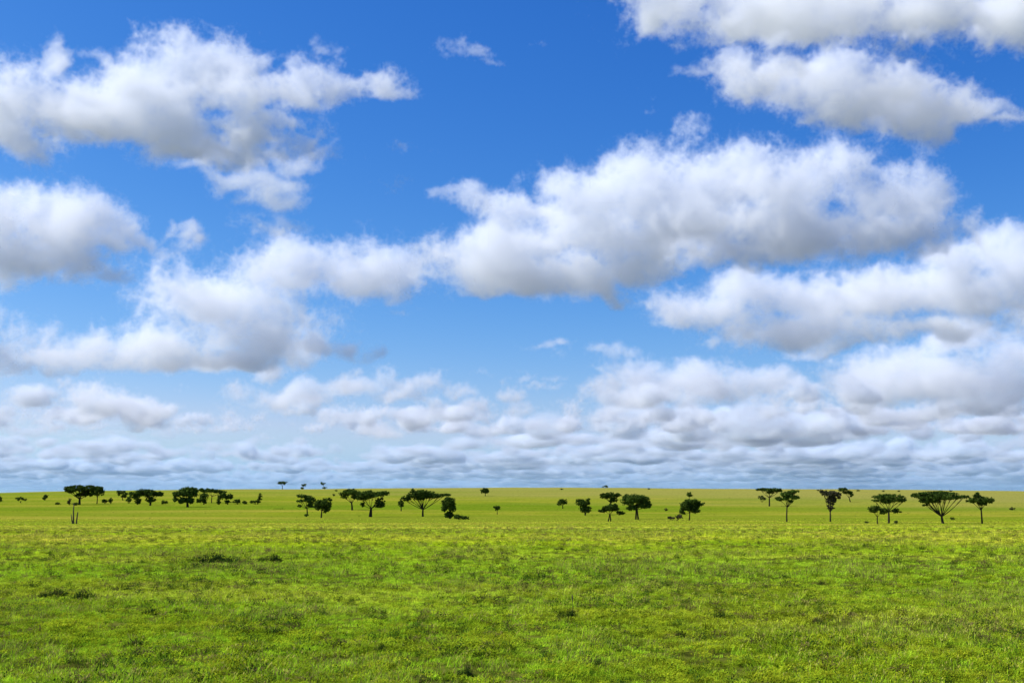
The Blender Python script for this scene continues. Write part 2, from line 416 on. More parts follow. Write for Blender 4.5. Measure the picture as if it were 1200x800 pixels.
def add_clump(name, V, F, MI):
    me = bpy.data.meshes.new(name); me.from_pydata(V, [], F)
    for m in (M_GRASS, M_FORB, M_SEED, M_DRY, M_WEED, M_WEED_B): me.materials.append(m)
    me.polygons.foreach_set('material_index', MI); me.update()
    me.name = name; clump_col.objects.link(bpy.data.objects.new('grass_clump_' + chr(97 + len(clump_col.objects)), me))
U = rs.uniform
for k in range(5):                                   # 0-4 fine grass
    V, F, MI = [], [], []
    for j in range(30):
        a, r = U(0, 6.28), .09 * math.sqrt(U())
        blade(V, F, MI, r*math.cos(a), r*math.sin(a), U(.03, .085), U(.3, 1.3), U(0, 6.28), U(.008, .014), 0)
    add_clump('grass_clump_%d' % k, V, F, MI)
for k in range(3):                                   # 5-7 broad leaved forbs
    V, F, MI = [], [], []
    for j in range(40):
        a, r = U(0, 6.28), .10 * math.sqrt(U())
        leaf(V, F, MI, r*math.cos(a), r*math.sin(a), U(.015, .085), U(.025, .05), U(.013, .026), U(0, 6.28), U(-.3, .7), 1)
    for j in range(6):
        a, r = U(0, 6.28), .10 * math.sqrt(U())
        blade(V, F, MI, r*math.cos(a), r*math.sin(a), U(.06, .16), U(.2, .9), U(0, 6.28), .008, 0)
    add_clump('grass_clump_%d' % (5 + k), V, F, MI)
for k in range(2):                                   # 8-9 grass in seed
    V, F, MI = [], [], []
    for j in range(14):
        a, r = U(0, 6.28), .10 * math.sqrt(U())
        blade(V, F, MI, r*math.cos(a), r*math.sin(a), U(.08, .2), U(.2, .9), U(0, 6.28), .009, 0)
    for j in range(3):
        a, r, h, az, ln = U(0, 6.28), .10 * math.sqrt(U()), U(.12, .2), U(0, 6.28), U(.1, .6)
        x, y = r*math.cos(a), r*math.sin(a)
        blade(V, F, MI, x, y, h, ln, az, .004, 3)
        leaf(V, F, MI, x + math.cos(az)*ln*h*.7, y + math.sin(az)*ln*h*.7, h*.72, .045, .016, az, 1.0, 2)
        leaf(V, F, MI, x + math.cos(az)*ln*h*.7, y + math.sin(az)*ln*h*.7, h*.74, .04, .016, az + 1.5, 1.0, 2)
    add_clump('grass_clump_%d' % (8 + k), V, F, MI)
for k in range(2):                                   # 10-11 dry brown stalks and dead leaves
    V, F, MI = [], [], []
    for j in range(12):
        a, r = U(0, 6.28), .10 * math.sqrt(U())
        blade(V, F, MI, r*math.cos(a), r*math.sin(a), U(.06, .17), U(.2, 1.2), U(0, 6.28), .007, 3)
    for j in range(10):
        a, r = U(0, 6.28), .10 * math.sqrt(U())
        blade(V, F, MI, r*math.cos(a), r*math.sin(a), U(.06, .15), U(.2, 1.0), U(0, 6.28), .008, 0)
    add_clump('grass_clump_%d' % (10 + k), V, F, MI)

for k in range(3):                                   # 12-14 small dark weeds, two green and one brown
    V, F, MI = [], [], []
    for j in range(50):
        a, r = U(0, 6.28), .075 * math.sqrt(U())
        leaf(V, F, MI, r*math.cos(a)*1.5, r*math.sin(a), U(.02, .11), U(.025, .05), U(.014, .026), U(0, 6.28), U(-.3, .9), 4 if k < 2 else 5)
    for j in range(8):
        a, r = U(0, 6.28), .08 * math.sqrt(U())
        blade(V, F, MI, r*math.cos(a), r*math.sin(a), U(.06, .15), U(.2, .9), U(0, 6.28), .009, 4 if k < 2 else 5)
    add_clump('grass_clump_%d' % (12 + k), V, F, MI)

# smooth random maps used to vary what grows where
class Patch:
    def __init__(s, wl, seed): s.t = np.random.RandomState(seed).uniform(0, 1, (257, 257)); s.wl = wl
    def one(s, x, y):
        u, v = x / s.wl % 256, y / s.wl % 256; i, j = u.astype(int), v.astype(int); a, b = u - i, v - j
        a, b = a*a*(3-2*a), b*b*(3-2*b); t = s.t
        return (t[i, j]*(1-a)*(1-b) + t[(i+1)%257, j]*a*(1-b) + t[i, (j+1)%257]*(1-a)*b + t[(i+1)%257, (j+1)%257]*a*b)
    def __call__(s, x, y): return (s.one(x, y)*.55 + s.one(x*2.1+9, y*2.1)*.3 + s.one(x*4.3, y*4.3+5)*.15)
pk = Patch(2.6, 8)
pf, pd, ps, pg = Patch(3.2, 1), Patch(4.0, 2), Patch(7, 3), Patch(1.1, 4)
PTS, ROT, SCL, KND = [], [], [], []
for (y0, y1, dens, s0, s1) in GRASS_ZONES:
    wide = lambda y: .52 * y + 2.5
    n = int((y1 - y0) * 2 * wide(y1) * dens)
    y = rs.uniform(y0, y1, n); x = rs.uniform(-1, 1, n) * wide(y1)
    ok = np.abs(x) < wide(y); x, y = x[ok], y[ok]
    gap = pg(x, y); ok = rs.uniform(0, 1, len(x)) < np.clip((gap - .26) * 4.0, .22, 1); x, y = x[ok], y[ok]
    ok = rs.uniform(0, 1, len(x)) < np.clip((430 - y) / 240, 0, 1); x, y = x[ok], y[ok]
    n = len(x); k = rs.randint(0, 5, n)
    near = np.clip((40 - y) / 20, .25, 1)
    u = rs.uniform(0, 1, n)
    forb = np.clip((pf(x, y) - .36) * 2.2, 0.15, .65) * near; dry = np.clip((pd(x, y) - .50) * 3, 0.02, .4); seed = np.clip((ps(x, y) - .50) * 1.2, 0.015, .10)
    k = np.where(u < forb, rs.randint(5, 8, n), k); u = rs.uniform(0, 1, n)
    k = np.where(u < dry, rs.randint(10, 12, n), k); u = rs.uniform(0, 1, n)
    k = np.where(u < seed, rs.randint(8, 10, n), k)
    u = rs.uniform(0, 1, n); dk = np.clip((pk(x, y) - .49) * .8, .025, .12) * np.clip((100 - y) / 70, .06, 1)
    k = np.where(u < dk, rs.randint(12, 15, n), k)
    PTS.append(np.stack([x, y, ground_z(x, y) - .01], 1)); ROT.append(rs.uniform(0, 6.28, n)); SCL.append(rs.uniform(s0, s1, n) * (.6 + .8 * pg(x * 2.3, y * 2.3))); KND.append(k)
n = 900; y = rs.uniform(0, 1, n) ** .8 * 1000 + 230; x = rs.uniform(-.56, .56, n) * y       # scattered low weeds out on the plain
PTS.append(np.stack([x, y, ground_z(x, y) - .02], 1)); ROT.append(rs.uniform(0, 6.28, n)); SCL.append(rs.uniform(1.5, 4, n)); KND.append(rs.randint(12, 15, n))
PTS = np.concatenate(PTS); ROT = np.concatenate(ROT); SCL = np.concatenate(SCL); KND = np.concatenate(KND)
me = bpy.data.meshes.new('grass'); me.vertices.add(len(PTS)); me.vertices.foreach_set('co', PTS.ravel())
for nm, ty, dat in (('rot', 'FLOAT', ROT), ('scl', 'FLOAT', SCL), ('knd', 'INT', KND)):
    me.attributes.new(nm, ty, 'POINT').data.foreach_set('value', dat.astype(np.int32 if ty == 'INT' else np.float32))
grass = bpy.data.objects.new('grass', me); COL.objects.link(grass)
tag(grass, 'short green grass with forbs and pale seed heads covering the plain', 'grass', kind='stuff')
ng = bpy.data.node_groups.new('grass_scatter', 'GeometryNodeTree')
ng.interface.new_socket('Geometry', in_out='INPUT', socket_type='NodeSocketGeometry'); ng.interface.new_socket('Geometry', in_out='OUTPUT', socket_type='NodeSocketGeometry')
GN = ng.nodes; GL = ng.links
gi, go = GN.new('NodeGroupInput'), GN.new('NodeGroupOutput')
ci = GN.new('GeometryNodeCollectionInfo'); ci.inputs['Collection'].default_value = clump_col; ci.inputs['Separate Children'].default_value = True; ci.inputs['Reset Children'].default_value = True
ip = GN.new('GeometryNodeInstanceOnPoints'); ip.inputs['Pick Instance'].default_value = True
def natt(n, ty):
    a = GN.new('GeometryNodeInputNamedAttribute'); a.data_type = ty; a.inputs[0].default_value = n; return a.outputs[0]
cx = GN.new('ShaderNodeCombineXYZ'); GL.new(natt('rot', 'FLOAT'), cx.inputs[2])
er = GN.new('FunctionNodeEulerToRotation'); GL.new(cx.outputs[0], er.inputs[0])
GL.new(gi.outputs[0], ip.inputs['Points']); GL.new(ci.outputs[0], ip.inputs['Instance']); GL.new(natt('knd', 'INT'), ip.inputs['Instance Index'])
GL.new(er.outputs[0], ip.inputs['Rotation']); GL.new(natt('scl', 'FLOAT'), ip.inputs['Scale']); GL.new(ip.outputs[0], go.inputs[0])
grass.modifiers.new('scatter', 'NODES').node_group = ng
print('GRASS CLUMPS', len(PTS))

# ------------------------------------------------------------------ trees and bushes of the plain
M_LEAF = leaf_material('acacia_leaf', cols=((.038, .070, .012), (.090, .140, .020), .45), trans=.22, vary=.25)
M_LEAF_OLIVE = leaf_material('olive_leaf', cols=((.045, .065, .018), (.085, .105, .028), .45), trans=.25, vary=.2)
M_LEAF_DRY = leaf_material('dry_leaf', cols=((.085, .070, .040), (.050, .055, .025), .5), trans=.2, vary=.2)
def bark_material(name, a, b):
    m = bpy.data.materials.new(name); nt, N = nodes(m); L = nt.links
    out = N('ShaderNodeOutputMaterial'); d = N('ShaderNodeBsdfDiffuse'); geo = N('ShaderNodeNewGeometry')
    mp = N('ShaderNodeMapping'); mp.inputs['Scale'].default_value = (6, 6, 1.2); L.new(geo.outputs['Position'], mp.inputs[0])
    t = N('ShaderNodeTexNoise', i_Scale=1.0, i_Detail=4.0); L.new(mp.outputs[0], t.inputs['Vector'])
    mx = N('ShaderNodeMix', data_type='RGBA'); mx.inputs[6].default_value = (*a, 1); mx.inputs[7].default_value = (*b, 1)
    L.new(t.outputs[0], mx.inputs[0]); L.new(mx.outputs[2], d.inputs[0]); L.new(d.outputs[0], out.inputs[0])
    return m
M_BARK = bark_material('dark_bark', (.018, .015, .012), (.055, .043, .034))
M_DEAD = bark_material('dead_wood', (.05, .04, .03), (.13, .105, .08))

def tube(V, F, pts, radii, n=6):
    b = len(V); pts = [Vector(p) for p in pts]
    for i, p in enumerate(pts):
        d = (pts[min(i+1, len(pts)-1)] - pts[max(i-1, 0)]).normalized()
        u = d.orthogonal().normalized() if abs(d.z) < .99 else Vector((1, 0, 0)); u = (u - d*u.dot(d)).normalized(); v = d.cross(u)
        for k in range(n):
            a = 2*math.pi*k/n
            V.append(p + (u*math.cos(a) + v*math.sin(a)) * radii[i])
    for i in range(len(pts) - 1):
        for k in range(n):
            F.append((b+i*n+k, b+i*n+(k+1) % n, b+(i+1)*n+(k+1) % n, b+(i+1)*n+k))
    F.append(tuple(b+(len(pts)-1)*n+k for k in range(n)))
def limb(V, F, rnd, p, q, r0, r1, bow=.12, n=6, seg=5, up=.15):
    p, q = Vector(p), Vector(q); L_ = (q - p).length
    off = Vector((rnd.uniform(-1, 1), rnd.uniform(-1, 1), rnd.uniform(-.4, .4))) * bow * L_
    pts, rad = [], []
    for i in range(seg + 1):
        t = i / seg
        c = p.lerp(q, t) + off * (4*t*(1-t)) * .5
        c.z += -up * L_ * 4*t*(1-t) * .25 * (1 if abs(q.x-p.x) > abs(q.z-p.z) else 0)
        pts.append(c); rad.append(r0 + (r1 - r0) * t ** .8)
    tube(V, F, pts, rad, n)
    return pts

def foliage(V, F, rnd, pads, s, leaf_px, dens):
    """leaf-sized faces gathered in clusters that fill each pad; pads = (x, y, z, rx, ry, rz) in metres; returns cluster centres"""
    cents = []
    for (cx, cy_, cz, rx, ry, rz) in pads:
        area = math.pi * rx * rz / (s*s)
        K = max(6, int(area / 1.7 * dens * max(1.15, min(2.2, ry / max(rz, .01)) * .62)))
        cr = 1.6 * s if rx / s > 6 else 1.1 * s
        for _ in range(K):
            while True:
                u, v, w_ = rnd.uniform(-1, 1), rnd.uniform(-1, 1), rnd.uniform(-1, 1)
                d = u*u + v*v + w_*w_
                if d < 1 and (d > .25 or rnd.random() < .6): break
            # ragged: clusters stray a little outside the pad, and its underside is flatter
            if w_ < 0: w_ *= .75
            st = rnd.uniform(.86, 1.12)
            c = Vector((cx + u*rx*st, cy_ + v*ry*st, cz + w_*rz*st)); cents.append(c)
            fl = min(1.0, .45 + rz / max(rx, 1e-3))
            q = cr * rnd.uniform(.6, 1.3)
            for _ in range(rnd.randint(11, 18)):
                o = Vector((rnd.gauss(0, .55)*q, rnd.gauss(0, .55)*q, rnd.gauss(0, .42)*q*fl))
                lz = leaf_px * s * rnd.uniform(.55, 1.25)
                n = Vector((rnd.gauss(0, 1), rnd.gauss(0, 1), rnd.gauss(.6, 1))).normalized()
                t1 = n.orthogonal().normalized(); a = rnd.uniform(0, 6.28); t2 = n.cross(t1)
                e1 = (t1*math.cos(a) + t2*math.sin(a)) * lz * .5; e2 = (t2*math.cos(a) - t1*math.sin(a)) * lz * .32
                p = c + o; b = len(V)
                V.extend([p - e1, p - e2*1.0 + e1*.1, p + e1, p + e2*1.0 + e1*.1]); F.append((b, b+1, b+2, b+3))
    return cents

TREES = []
def tree(name, label, px, py, pads, cat='tree', group='scattered trees of the savanna plain', stems=None, tw=2.2, fork=.5, mat=None, leaf_px=2.0, dens=1.0, hang=None, limbs=True):
    """px, py: foot of the trunk in the photo; pads: crown masses (px, py, half width, half height); sizes become metres at the tree's own distance"""
    rnd = random.Random(px * 7919 + py * 31)
    x, y, z = place(px, py); s = math.hypot(x, y) / F_PX
    root = bpy.data.objects.new(name, None); COL.objects.link(root); root.empty_display_size = 1
    root.location = (x, y, z); root.rotation_euler = (0, 0, -math.atan2(x, y))
    tag(root, label, cat, group)
    P = [((a - px)*s, rnd.uniform(-.25, .25)*rx*s, (py - b)*s, rx*s, max(.8*rx, ry)*s, ry*s) for (a, b, rx, ry) in pads]
    V, F = [], []; cents = foliage(V, F, rnd, P, s, leaf_px, dens)
    mesh_object('crown', V, F, [mat or M_LEAF], root)
    top = max(p[2] for p in P); low = min(p[2] - p[5] for p in P)
    for k, sx in enumerate(stems or [0]):
        V, F = [], []
        # a stem rises to the fork, then limbs spread to the crown masses and twigs reach the leaf clusters
        mine = [p for i, p in enumerate(P) if not stems or i % len(stems) == k] or P
        mx = sum(p[0]*p[3] for p in mine) / sum(p[3] for p in mine)
        fz = fork * max(top, .5*s)
        fx = sx*s + (mx - sx*s) * .28
        r0 = tw * s * .5
        limb(V, F, rnd, (sx*s, 0, -.35), (fx, rnd.uniform(-.3, .3)*s, fz), r0 * 1.25, r0 * .8, .06, 7)
        for p in mine:
            nl = max(1, min(3, int(p[3]/s/6) + 1))
            for j in range(nl):
                u = (j + .5) / nl * 2 - 1
                q = (p[0] + u*p[3]*.62, p[1] + rnd.uniform(-.6, .6)*p[4], p[2] - p[5]*.15 + rnd.uniform(-.2, .3)*p[5])
                pts = limb(V, F, rnd, (fx, 0, fz - r0), q, r0 * (.48 if nl < 3 else .34), r0 * .12, .16, 5)
                near_c = sorted(cents, key=lambda c: (c - Vector(q)).length)[:5]
                for c in near_c: limb(V, F, rnd, pts[3], c, r0 * .16, r0 * .06, .1, 4, 3)
        mesh_object('trunk', V, F, [M_BARK], root, smooth=True)
    TREES.append(root)
    return root

def bush(name, label, px, py, pads, cat='bush', group='low bushes on the savanna plain', mat=None, leaf_px=1.7, dens=1.1):
    rnd = random.Random(px * 977 + py * 131)
    x, y, z = place(px, py); s = math.hypot(x, y) / F_PX
    P = [((a - px)*s, rnd.uniform(-.2, .2)*rx*s, (py - b)*s, rx*s, max(.8*rx, ry)*s, ry*s) for (a, b, rx, ry) in pads]
    V, F, MI = [], [], []; cents = foliage(V, F, rnd, P, s, leaf_px, dens); MI = [0]*len(F)
    for c in cents[::2]: limb(V, F, rnd, (c.x*.25, c.y*.25, -.2), c, .16*s, .06*s, .1, 4, 3)
    MI += [1]*(len(F) - len(MI))
    o = mesh_object(name, V, F, [mat or M_LEAF, M_BARK], midx=MI)
    o.location = (x, y, z); o.rotation_euler = (0, 0, -math.atan2(x, y))
    tag(o, label, cat, group)
    return o

# ---- far left group
bush('bush', 'small dark bush cut by the photo edge, left of every other bush', 0, 588, [(0, 585, 1.6, 3)])
tree('shrub_tree', 'small thin-stemmed shrub with two tiny tufts, nearest the left photo edge but one', 24, 589, [(22.3, 584.6, 2.6, 2.2), (26.6, 585, 2.2, 1.4)], tw=.9, fork=.4)
bush('bush', 'upright dark bush standing alone between two-tufted shrub and wide flat acacia', 53, 586, [(53, 582.8, 2, 3), (51.8, 584.2, 1.2, 1.2)])
bush('bush', 'tiny flat dark bush just before the reach of the wide flat acacia', 67, 591, [(67.2, 590, 2.4, 1.0)])
tree('acacia_tree', 'wide flat-topped acacia behind the dead snag, its crown touching a narrower neighbour', 93, 591, [(94, 574, 17, 4.0), (82, 575.5, 6, 3), (100, 578.5, 8, 4.2), (92, 580.5, 4, 2)], tw=2.4, fork=.42)
tree('acacia_tree', 'narrower thin-trunked acacia at the edge of the wide flat acacia behind the snag', 113.5, 590, [(114, 574.5, 6.5, 3), (116, 578.5, 4.4, 3.4), (112, 579, 3, 2)], tw=1.1, fork=.45)
bush('bush', 'brownish open bush under the wide flat acacia, beside the snag top', 82, 591.5, [(81.5, 588, 2, 2.6)], mat=M_LEAF_DRY)
bush('bush', 'low dark green bush at the foot of the wide flat acacia', 88.5, 592, [(88.5, 590.3, 3.2, 1.4)])
bush('bush', 'rounded dark bush, larger of the pair beyond the narrow thin-trunked acacia', 123.5, 590, [(123, 587, 2.5, 2.6), (121.6, 586.4, 1, 1)])
bush('bush', 'slim upright bush, smaller of the pair beyond the narrow thin-trunked acacia', 129.5, 590, [(129.2, 586.5, 1.6, 2.8)])
tree('acacia_tree', 'small slanting acacia with loose two-part crown above an oval bush', 144, 586, [(139.5, 578, 3.4, 2.4), (145, 580, 3, 4.5)], tw=1.0, fork=.3)
bush('bush', 'dark oval bush standing apart under the slanting small acacia', 150.7, 589.5, [(150.7, 585.5, 2.6, 3.8)])
tree('acacia_tree', 'medium acacia with a shrubby skirt of foliage round its trunk base', 161, 591, [(160, 579.5, 8, 3.2), (159, 583, 4, 2.6), (161.5, 587.5, 3.6, 3.2)], tw=1.4, fork=.5)
tree('acacia_tree', 'spreading dark acacia with long arm of foliage beside the skirted one', 176, 592, [(174, 579, 8, 4), (184, 579.5, 6, 3), (168, 577, 7, 2.4), (176, 586, 5.4, 3.4)], tw=2.0, fork=.5)
bush('bush', 'low two-humped bush in the gap between spreading acacia and the dense round tree', 193, 590.5, [(191, 588.3, 1.9, 2.1), (195, 588.8, 1.6, 1.6)])
# ---- dense group
tree('broad_tree', 'large dense round-crowned dark tree with a drooping arm on one side', 220, 594, [(220, 578, 11, 6.2), (209, 579.5, 5.5, 3.6), (224, 575.5, 5.5, 4), (214, 587, 5, 4), (222, 587, 4.6, 3.6), (206.5, 585, 2, 3.6)], tw=2.6, fork=.4, dens=1.25)
tree('acacia_tree', 'thin flat canopy spreading behind two bushy trees beside the dense round tree', 248, 589, [(240, 575, 7.5, 2.0), (249, 576, 9, 2.0), (259, 577, 6, 1.6)], tw=1.0, fork=.55)
tree('shrub_tree', 'small bushy tree under the thin flat canopy, closest to the dense round tree', 239, 591, [(239, 582, 4.6, 3.6), (234, 586.5, 3.4, 3), (240, 587, 3, 2.8)], tw=1.3, fork=.35)
tree('shrub_tree', 'arched bushy tree with see-through gap between its two stems', 263, 591, [(260, 582, 5, 3.2), (267, 582.5, 5.5, 3.4), (256.5, 587.5, 2.2, 3.2), (266, 588, 2.8, 2.2)], stems=[-6, 3.5], tw=1.4, fork=.35)
bush('bush', 'low pointed bush just beyond the arched two-stemmed tree', 278, 590.5, [(277, 587.5, 4.4, 2.2), (279.5, 586.4, 1.6, 1.6)])
bush('bush', 'flat low bush between pointed bush and the hooked bush', 287, 590.5, [(286.5, 588.7, 3.8, 1.5)])
bush('bush', 'hooked dark bush with a tall upright tip at one end', 301, 590.5, [(298, 588, 5, 1.6), (303, 586, 2.6, 3.4), (304.4, 582, 1.6, 3.4)])
# ---- ridge
tree('acacia_tree', 'tiny flat-topped acacia silhouetted on the skyline, largest of three on the ridge', 331, 571, [(330.8, 563.8, 5.4, 1.6), (333, 564.6, 2.2, 1.5), (327.6, 564.4, 2.6, 1)], tw=.8, fork=.55, leaf_px=1.4)
tree('acacia_tree', 'tiny leaning tree on the skyline between the two other ridge trees', 355, 571, [(356, 566.4, 2.9, 1.7), (353.8, 570, 1.5, .8)], tw=.8, fork=.5, leaf_px=1.4)
tree('shrub_tree', 'tiny skyline tree with a tuft above a separate low dark clump', 379.5, 571, [(378, 564.6, 2.4, 1.8), (380, 569.8, 3, .9)], tw=.6, fork=.5, leaf_px=1.4)
bush('bush', 'tiny round bush on the far slope above the twin-trunk acacia', 391, 581, [(391, 580, 1.4, 1.1)], leaf_px=1.1)
bush('bush', 'faint tiny bush just under the skyline near the tufted ridge tree', 394, 575.4, [(394, 574.8, 1.2, .7)], leaf_px=1.1)
bush('dark_bush', 'tiny boxy dark bush breaking the skyline above the paired acacias', 709.5, 571.5, [(708.6, 569.6, 1.9, 1.4), (711, 569.8, 1.6, 1.3)], leaf_px=1.4)
for (bx, by, lb) in ((1034, 576, 'minute dark shrub on the skyline left of its twin above the stacked acacias'), (1053, 576, 'minute dark shrub on the skyline above the crown of the two-tiered acacia'),
                     (1006, 575.3, 'minute flat shrub on the skyline beside the hooked acacia'), (1114, 575.6, 'minute shrub on the skyline above the grand umbrella acacia'),
                     (658, 573.6, 'minute brownish shrub on the skyline above the lone small tree'), (761, 573.2, 'minute pale shrub on the skyline above the twin-trunk round tree')):
    bush('shrub', lb, bx, by, [(bx, by - .6, 1.5, .6)], leaf_px=1.0, group='minute shrubs on the skyline', mat=M_LEAF_OLIVE)
# ---- centre left
tree('acacia_tree', 'ragged layered acacia with crooked trunk and a small bush at its foot', 360.5, 604, [(355, 582, 6.5, 1.9), (361.5, 586, 6.6, 4), (352, 587.6, 4.5, 1.5), (352, 593, 3.2, 1.5), (364.5, 592.5, 4.2, 4.2)], tw=1.5, fork=.4)
bush('bush', 'small dark bush at the foot of the ragged layered acacia', 358.8, 605.2, [(358.8, 603.2, 2, 1.8)])
tree('broad_tree', 'round-crowned tree beside the ragged layered acacia, straight short trunk', 376.3, 606.5, [(378, 590, 9.5, 5), (381, 594, 7, 4.6), (372.5, 594.5, 5, 4.2), (385, 586.2, 2, 2), (381.5, 599, 2.4, 2)], tw=1.6, fork=.45)
tree('acacia_tree', 'umbrella acacia with broad pale-lit top behind the larger twin-trunk acacia', 412.5, 597.5, [(411.5, 577.5, 12, 3.4), (403, 580, 5, 2.4), (417, 582.5, 5.5, 3.6), (403.5, 583, 4, .9)], tw=2.0, fork=.45)
tree('acacia_tree', 'large dark acacia with V-shaped twin trunk and drooping foliage on one side', 434, 605.5, [(431, 580.5, 13, 4.4), (446, 579.5, 8, 2.6), (444.5, 590, 5.6, 6.5), (424, 583.5, 6, 3.4), (450, 578, 5, 1.6), (425, 592, 2.4, 2.8)], stems=[-1, 1], tw=2.0, fork=.38)
tree('shrub_tree', 'small club-shaped tree beside the wing-crowned umbrella acacia', 470, 598.6, [(469.5, 589, 3.4, 3), (470.5, 592, 2.2, 2.6)], tw=1.2, fork=.5)
tree('acacia_tree', 'grand wing-crowned umbrella acacia with V limbs and a spike above its crown', 495.5, 605, [(494, 577.6, 14, 2.8), (497, 581.6, 17, 3.0), (484, 581, 8, 3), (505, 581.5, 12, 3.4), (518, 580.5, 8, 1.5), (476, 584.5, 6, 3), (491, 584, 7, 2.4), (483.5, 574.6, 1.3, 2)], tw=2.2, fork=.3)
tree('broad_tree', 'dense dark egg-shaped tree at the tip of the wing-crowned acacia, foliage to the ground', 527, 607.5, [(525.5, 589, 7.6, 6), (530, 595, 4.2, 5.5), (521, 595, 3.2, 6), (526.5, 603.5, 5.4, 4)], tw=2.0, fork=.4, dens=1.2)
bush('bush', 'long low dark bush trailing from the foot of the egg-shaped tree', 541, 608.6, [(536, 605.5, 4, 2.8), (541, 606.4, 4.5, 2), (547, 606.8, 3, 1.6)])
tree('shrub_tree', 'lollipop tree with a round ball crown alone on the far slope under open sky', 568.6, 581, [(568.6, 575.4, 4.5, 3.4)], tw=.9, fork=.5, dens=1.6)
tree('acacia_tree', 'small mushroom-shaped tree with thin stem below the lollipop tree', 582.6, 602.6, [(581.8, 594.4, 3.8, 1.9), (582.6, 596.4, 2, 1.2)], tw=.8, fork=.6)
# ---- centre right
tree('shrub_tree', 'small lone tree with a domed crown and short stem before the bushy upright tree', 659.5, 595.6, [(659, 587.5, 5, 2.8), (655.5, 590.4, 2.8, 1.2), (662, 589.6, 2.8, 1.4)], tw=1.2, fork=.5)
tree('broad_tree', 'bushy upright tree with ragged top on a very short trunk', 686, 603.6, [(684, 590, 7.5, 4.2), (690, 586, 2.2, 2), (679, 588, 3.5, 2.8), (686, 597, 6.6, 4)], tw=1.8, fork=.35, dens=1.15)
tree('acacia_tree', 'flat umbrella acacia rising behind a shorter bushy acacia', 716, 596, [(716, 580.4, 13, 2.6), (709, 581.6, 6, 3), (719, 585.5, 6, 3.2)], tw=1.8, fork=.5)
tree('acacia_tree', 'shorter bushy acacia with two short stems before the flat umbrella acacia', 714, 610.6, [(716, 596, 9, 4.2), (706, 598, 5.2, 2.6), (727, 601, 4.6, 2.2), (719, 593.6, 5.5, 3)], stems=[-1.4, 1.6], tw=1.4, fork=.5)
tree('broad_tree', 'big round dark tree with two parallel straight trunks beside the umbrella acacia', 746.5, 608.4, [(746, 585.5, 13, 5.5), (737, 588, 8, 5), (756, 591.5, 7.4, 5), (741, 595.5, 6, 3.6), (735, 584, 5, 4), (757.5, 584.4, 4.5, 1.6), (750, 593, 6, 3.4)], stems=[-1.5, 1.6], tw=1.8, fork=.5, dens=1.15)
tree('shrub_tree', 'small round treetop rising directly behind the dome tree with dry bush', 808, 588, [(808, 579.6, 3, 3)], tw=1.0, fork=.5, dens=1.3)
tree('broad_tree', 'dark domed tree on thin trunk with a dry brown bush beside its foot', 807.5, 609.4, [(811, 589.4, 10, 4), (805, 594, 7.4, 5.6), (813, 597, 7, 5), (819.5, 591, 5.4, 2.6), (800, 600, 3.4, 3.4)], tw=1.4, fork=.45, dens=1.15)
bush('dry_bush', 'straggling dry brown bush at the foot of the dark domed tree', 792, 609.6, [(787, 606.6, 5, 1.6), (796, 605.2, 4, 3)], mat=M_LEAF_DRY, dens=.8)
bush('dry_bush', 'tiny faint brown bush alone on the slope before the domed tree', 781, 598.6, [(781, 597, 1.7, 1.4)], mat=M_LEAF_DRY, leaf_px=1.4)
# ---- right
tree('acacia_tree', 'flat thin-crowned umbrella acacia with a bare slim trunk touching the skyline', 901.5, 593, [(902, 574.6, 14, 2.0), (893, 574, 5, 1.6), (902, 577.2, 5, 1.6), (911, 575.4, 6, 1.8)], tw=1.6, fork=.55)
bush('bush', 'pale see-through olive shrub beside the slim-trunked umbrella acacia', 893, 588, [(892, 583, 4.2, 2.6), (895.5, 584.4, 1.6, 1.2)], mat=M_LEAF_OLIVE, dens=.5)
tree('acacia_tree', 'acacia with layered lopsided pads over V-shaped branches and a pale green top', 922, 611, [(930.5, 578, 6.5, 1.9), (923, 581, 8, 3), (931, 584, 7, 1.9), (914, 585.6, 4, 3), (921, 585, 4.5, 2.6), (926, 588.6, 3.4, 1.6)], tw=1.6, fork=.5)
tree('acacia_tree', 'half-bare brownish acacia shaped like an upturned cone on a straight trunk', 973, 611, [(967, 578, 4, 2), (975, 580.5, 10, 3.4), (980.5, 583, 6, 4.6), (975, 588, 6, 5.5), (974, 595.5, 3.4, 4), (964, 577, 2.4, 1.4)], tw=1.7, fork=.32, mat=M_LEAF_DRY, dens=.85)
tree('acacia_tree', 'hooked acacia with its crown arching over like a claw behind the cone-shaped one', 996.5, 588, [(988.5, 574.6, 5.6, 2), (994, 577.6, 4.6, 2.2), (998, 580.4, 1.8, 2.6)], tw=1.1, fork=.4)
tree('acacia_tree', 'two-tiered acacia with flat top and a low side tuft, overlapped by a smaller tree', 1041.5, 613, [(1043, 584.4, 17, 3.2), (1041, 588.4, 9, 3), (1056, 588, 6, 2.6), (1050, 599.6, 4.4, 2.6), (1030, 588.6, 6, 1.2)], tw=2.2, fork=.48)
tree('broad_tree', 'smaller spreading tree with leaning thin stem before the two-tiered acacia', 1028.5, 613.6, [(1027, 597.4, 7.5, 3.4), (1035, 600, 5, 4.4), (1023, 599.6, 3.2, 2)], tw=1.3, fork=.5)
tree('acacia_tree', 'grandest umbrella acacia with fan of bare limbs under a long flat crown', 1105.5, 613.4, [(1101, 581.6, 22, 2.8), (1101, 585.4, 21, 3.2), (1094, 589, 11, 2.6), (1083, 583.4, 10, 2.4), (1124, 584.8, 9, 2.0), (1108, 585.6, 17, 3), (1092, 589.4, 8, 2.4), (1089, 593.6, 4.5, .8)], tw=2.6, fork=.28)
bush('bush', 'small round bush beside the trunk of the grandest umbrella acacia', 1116, 609, [(1116, 607.4, 1.9, 1.5)])
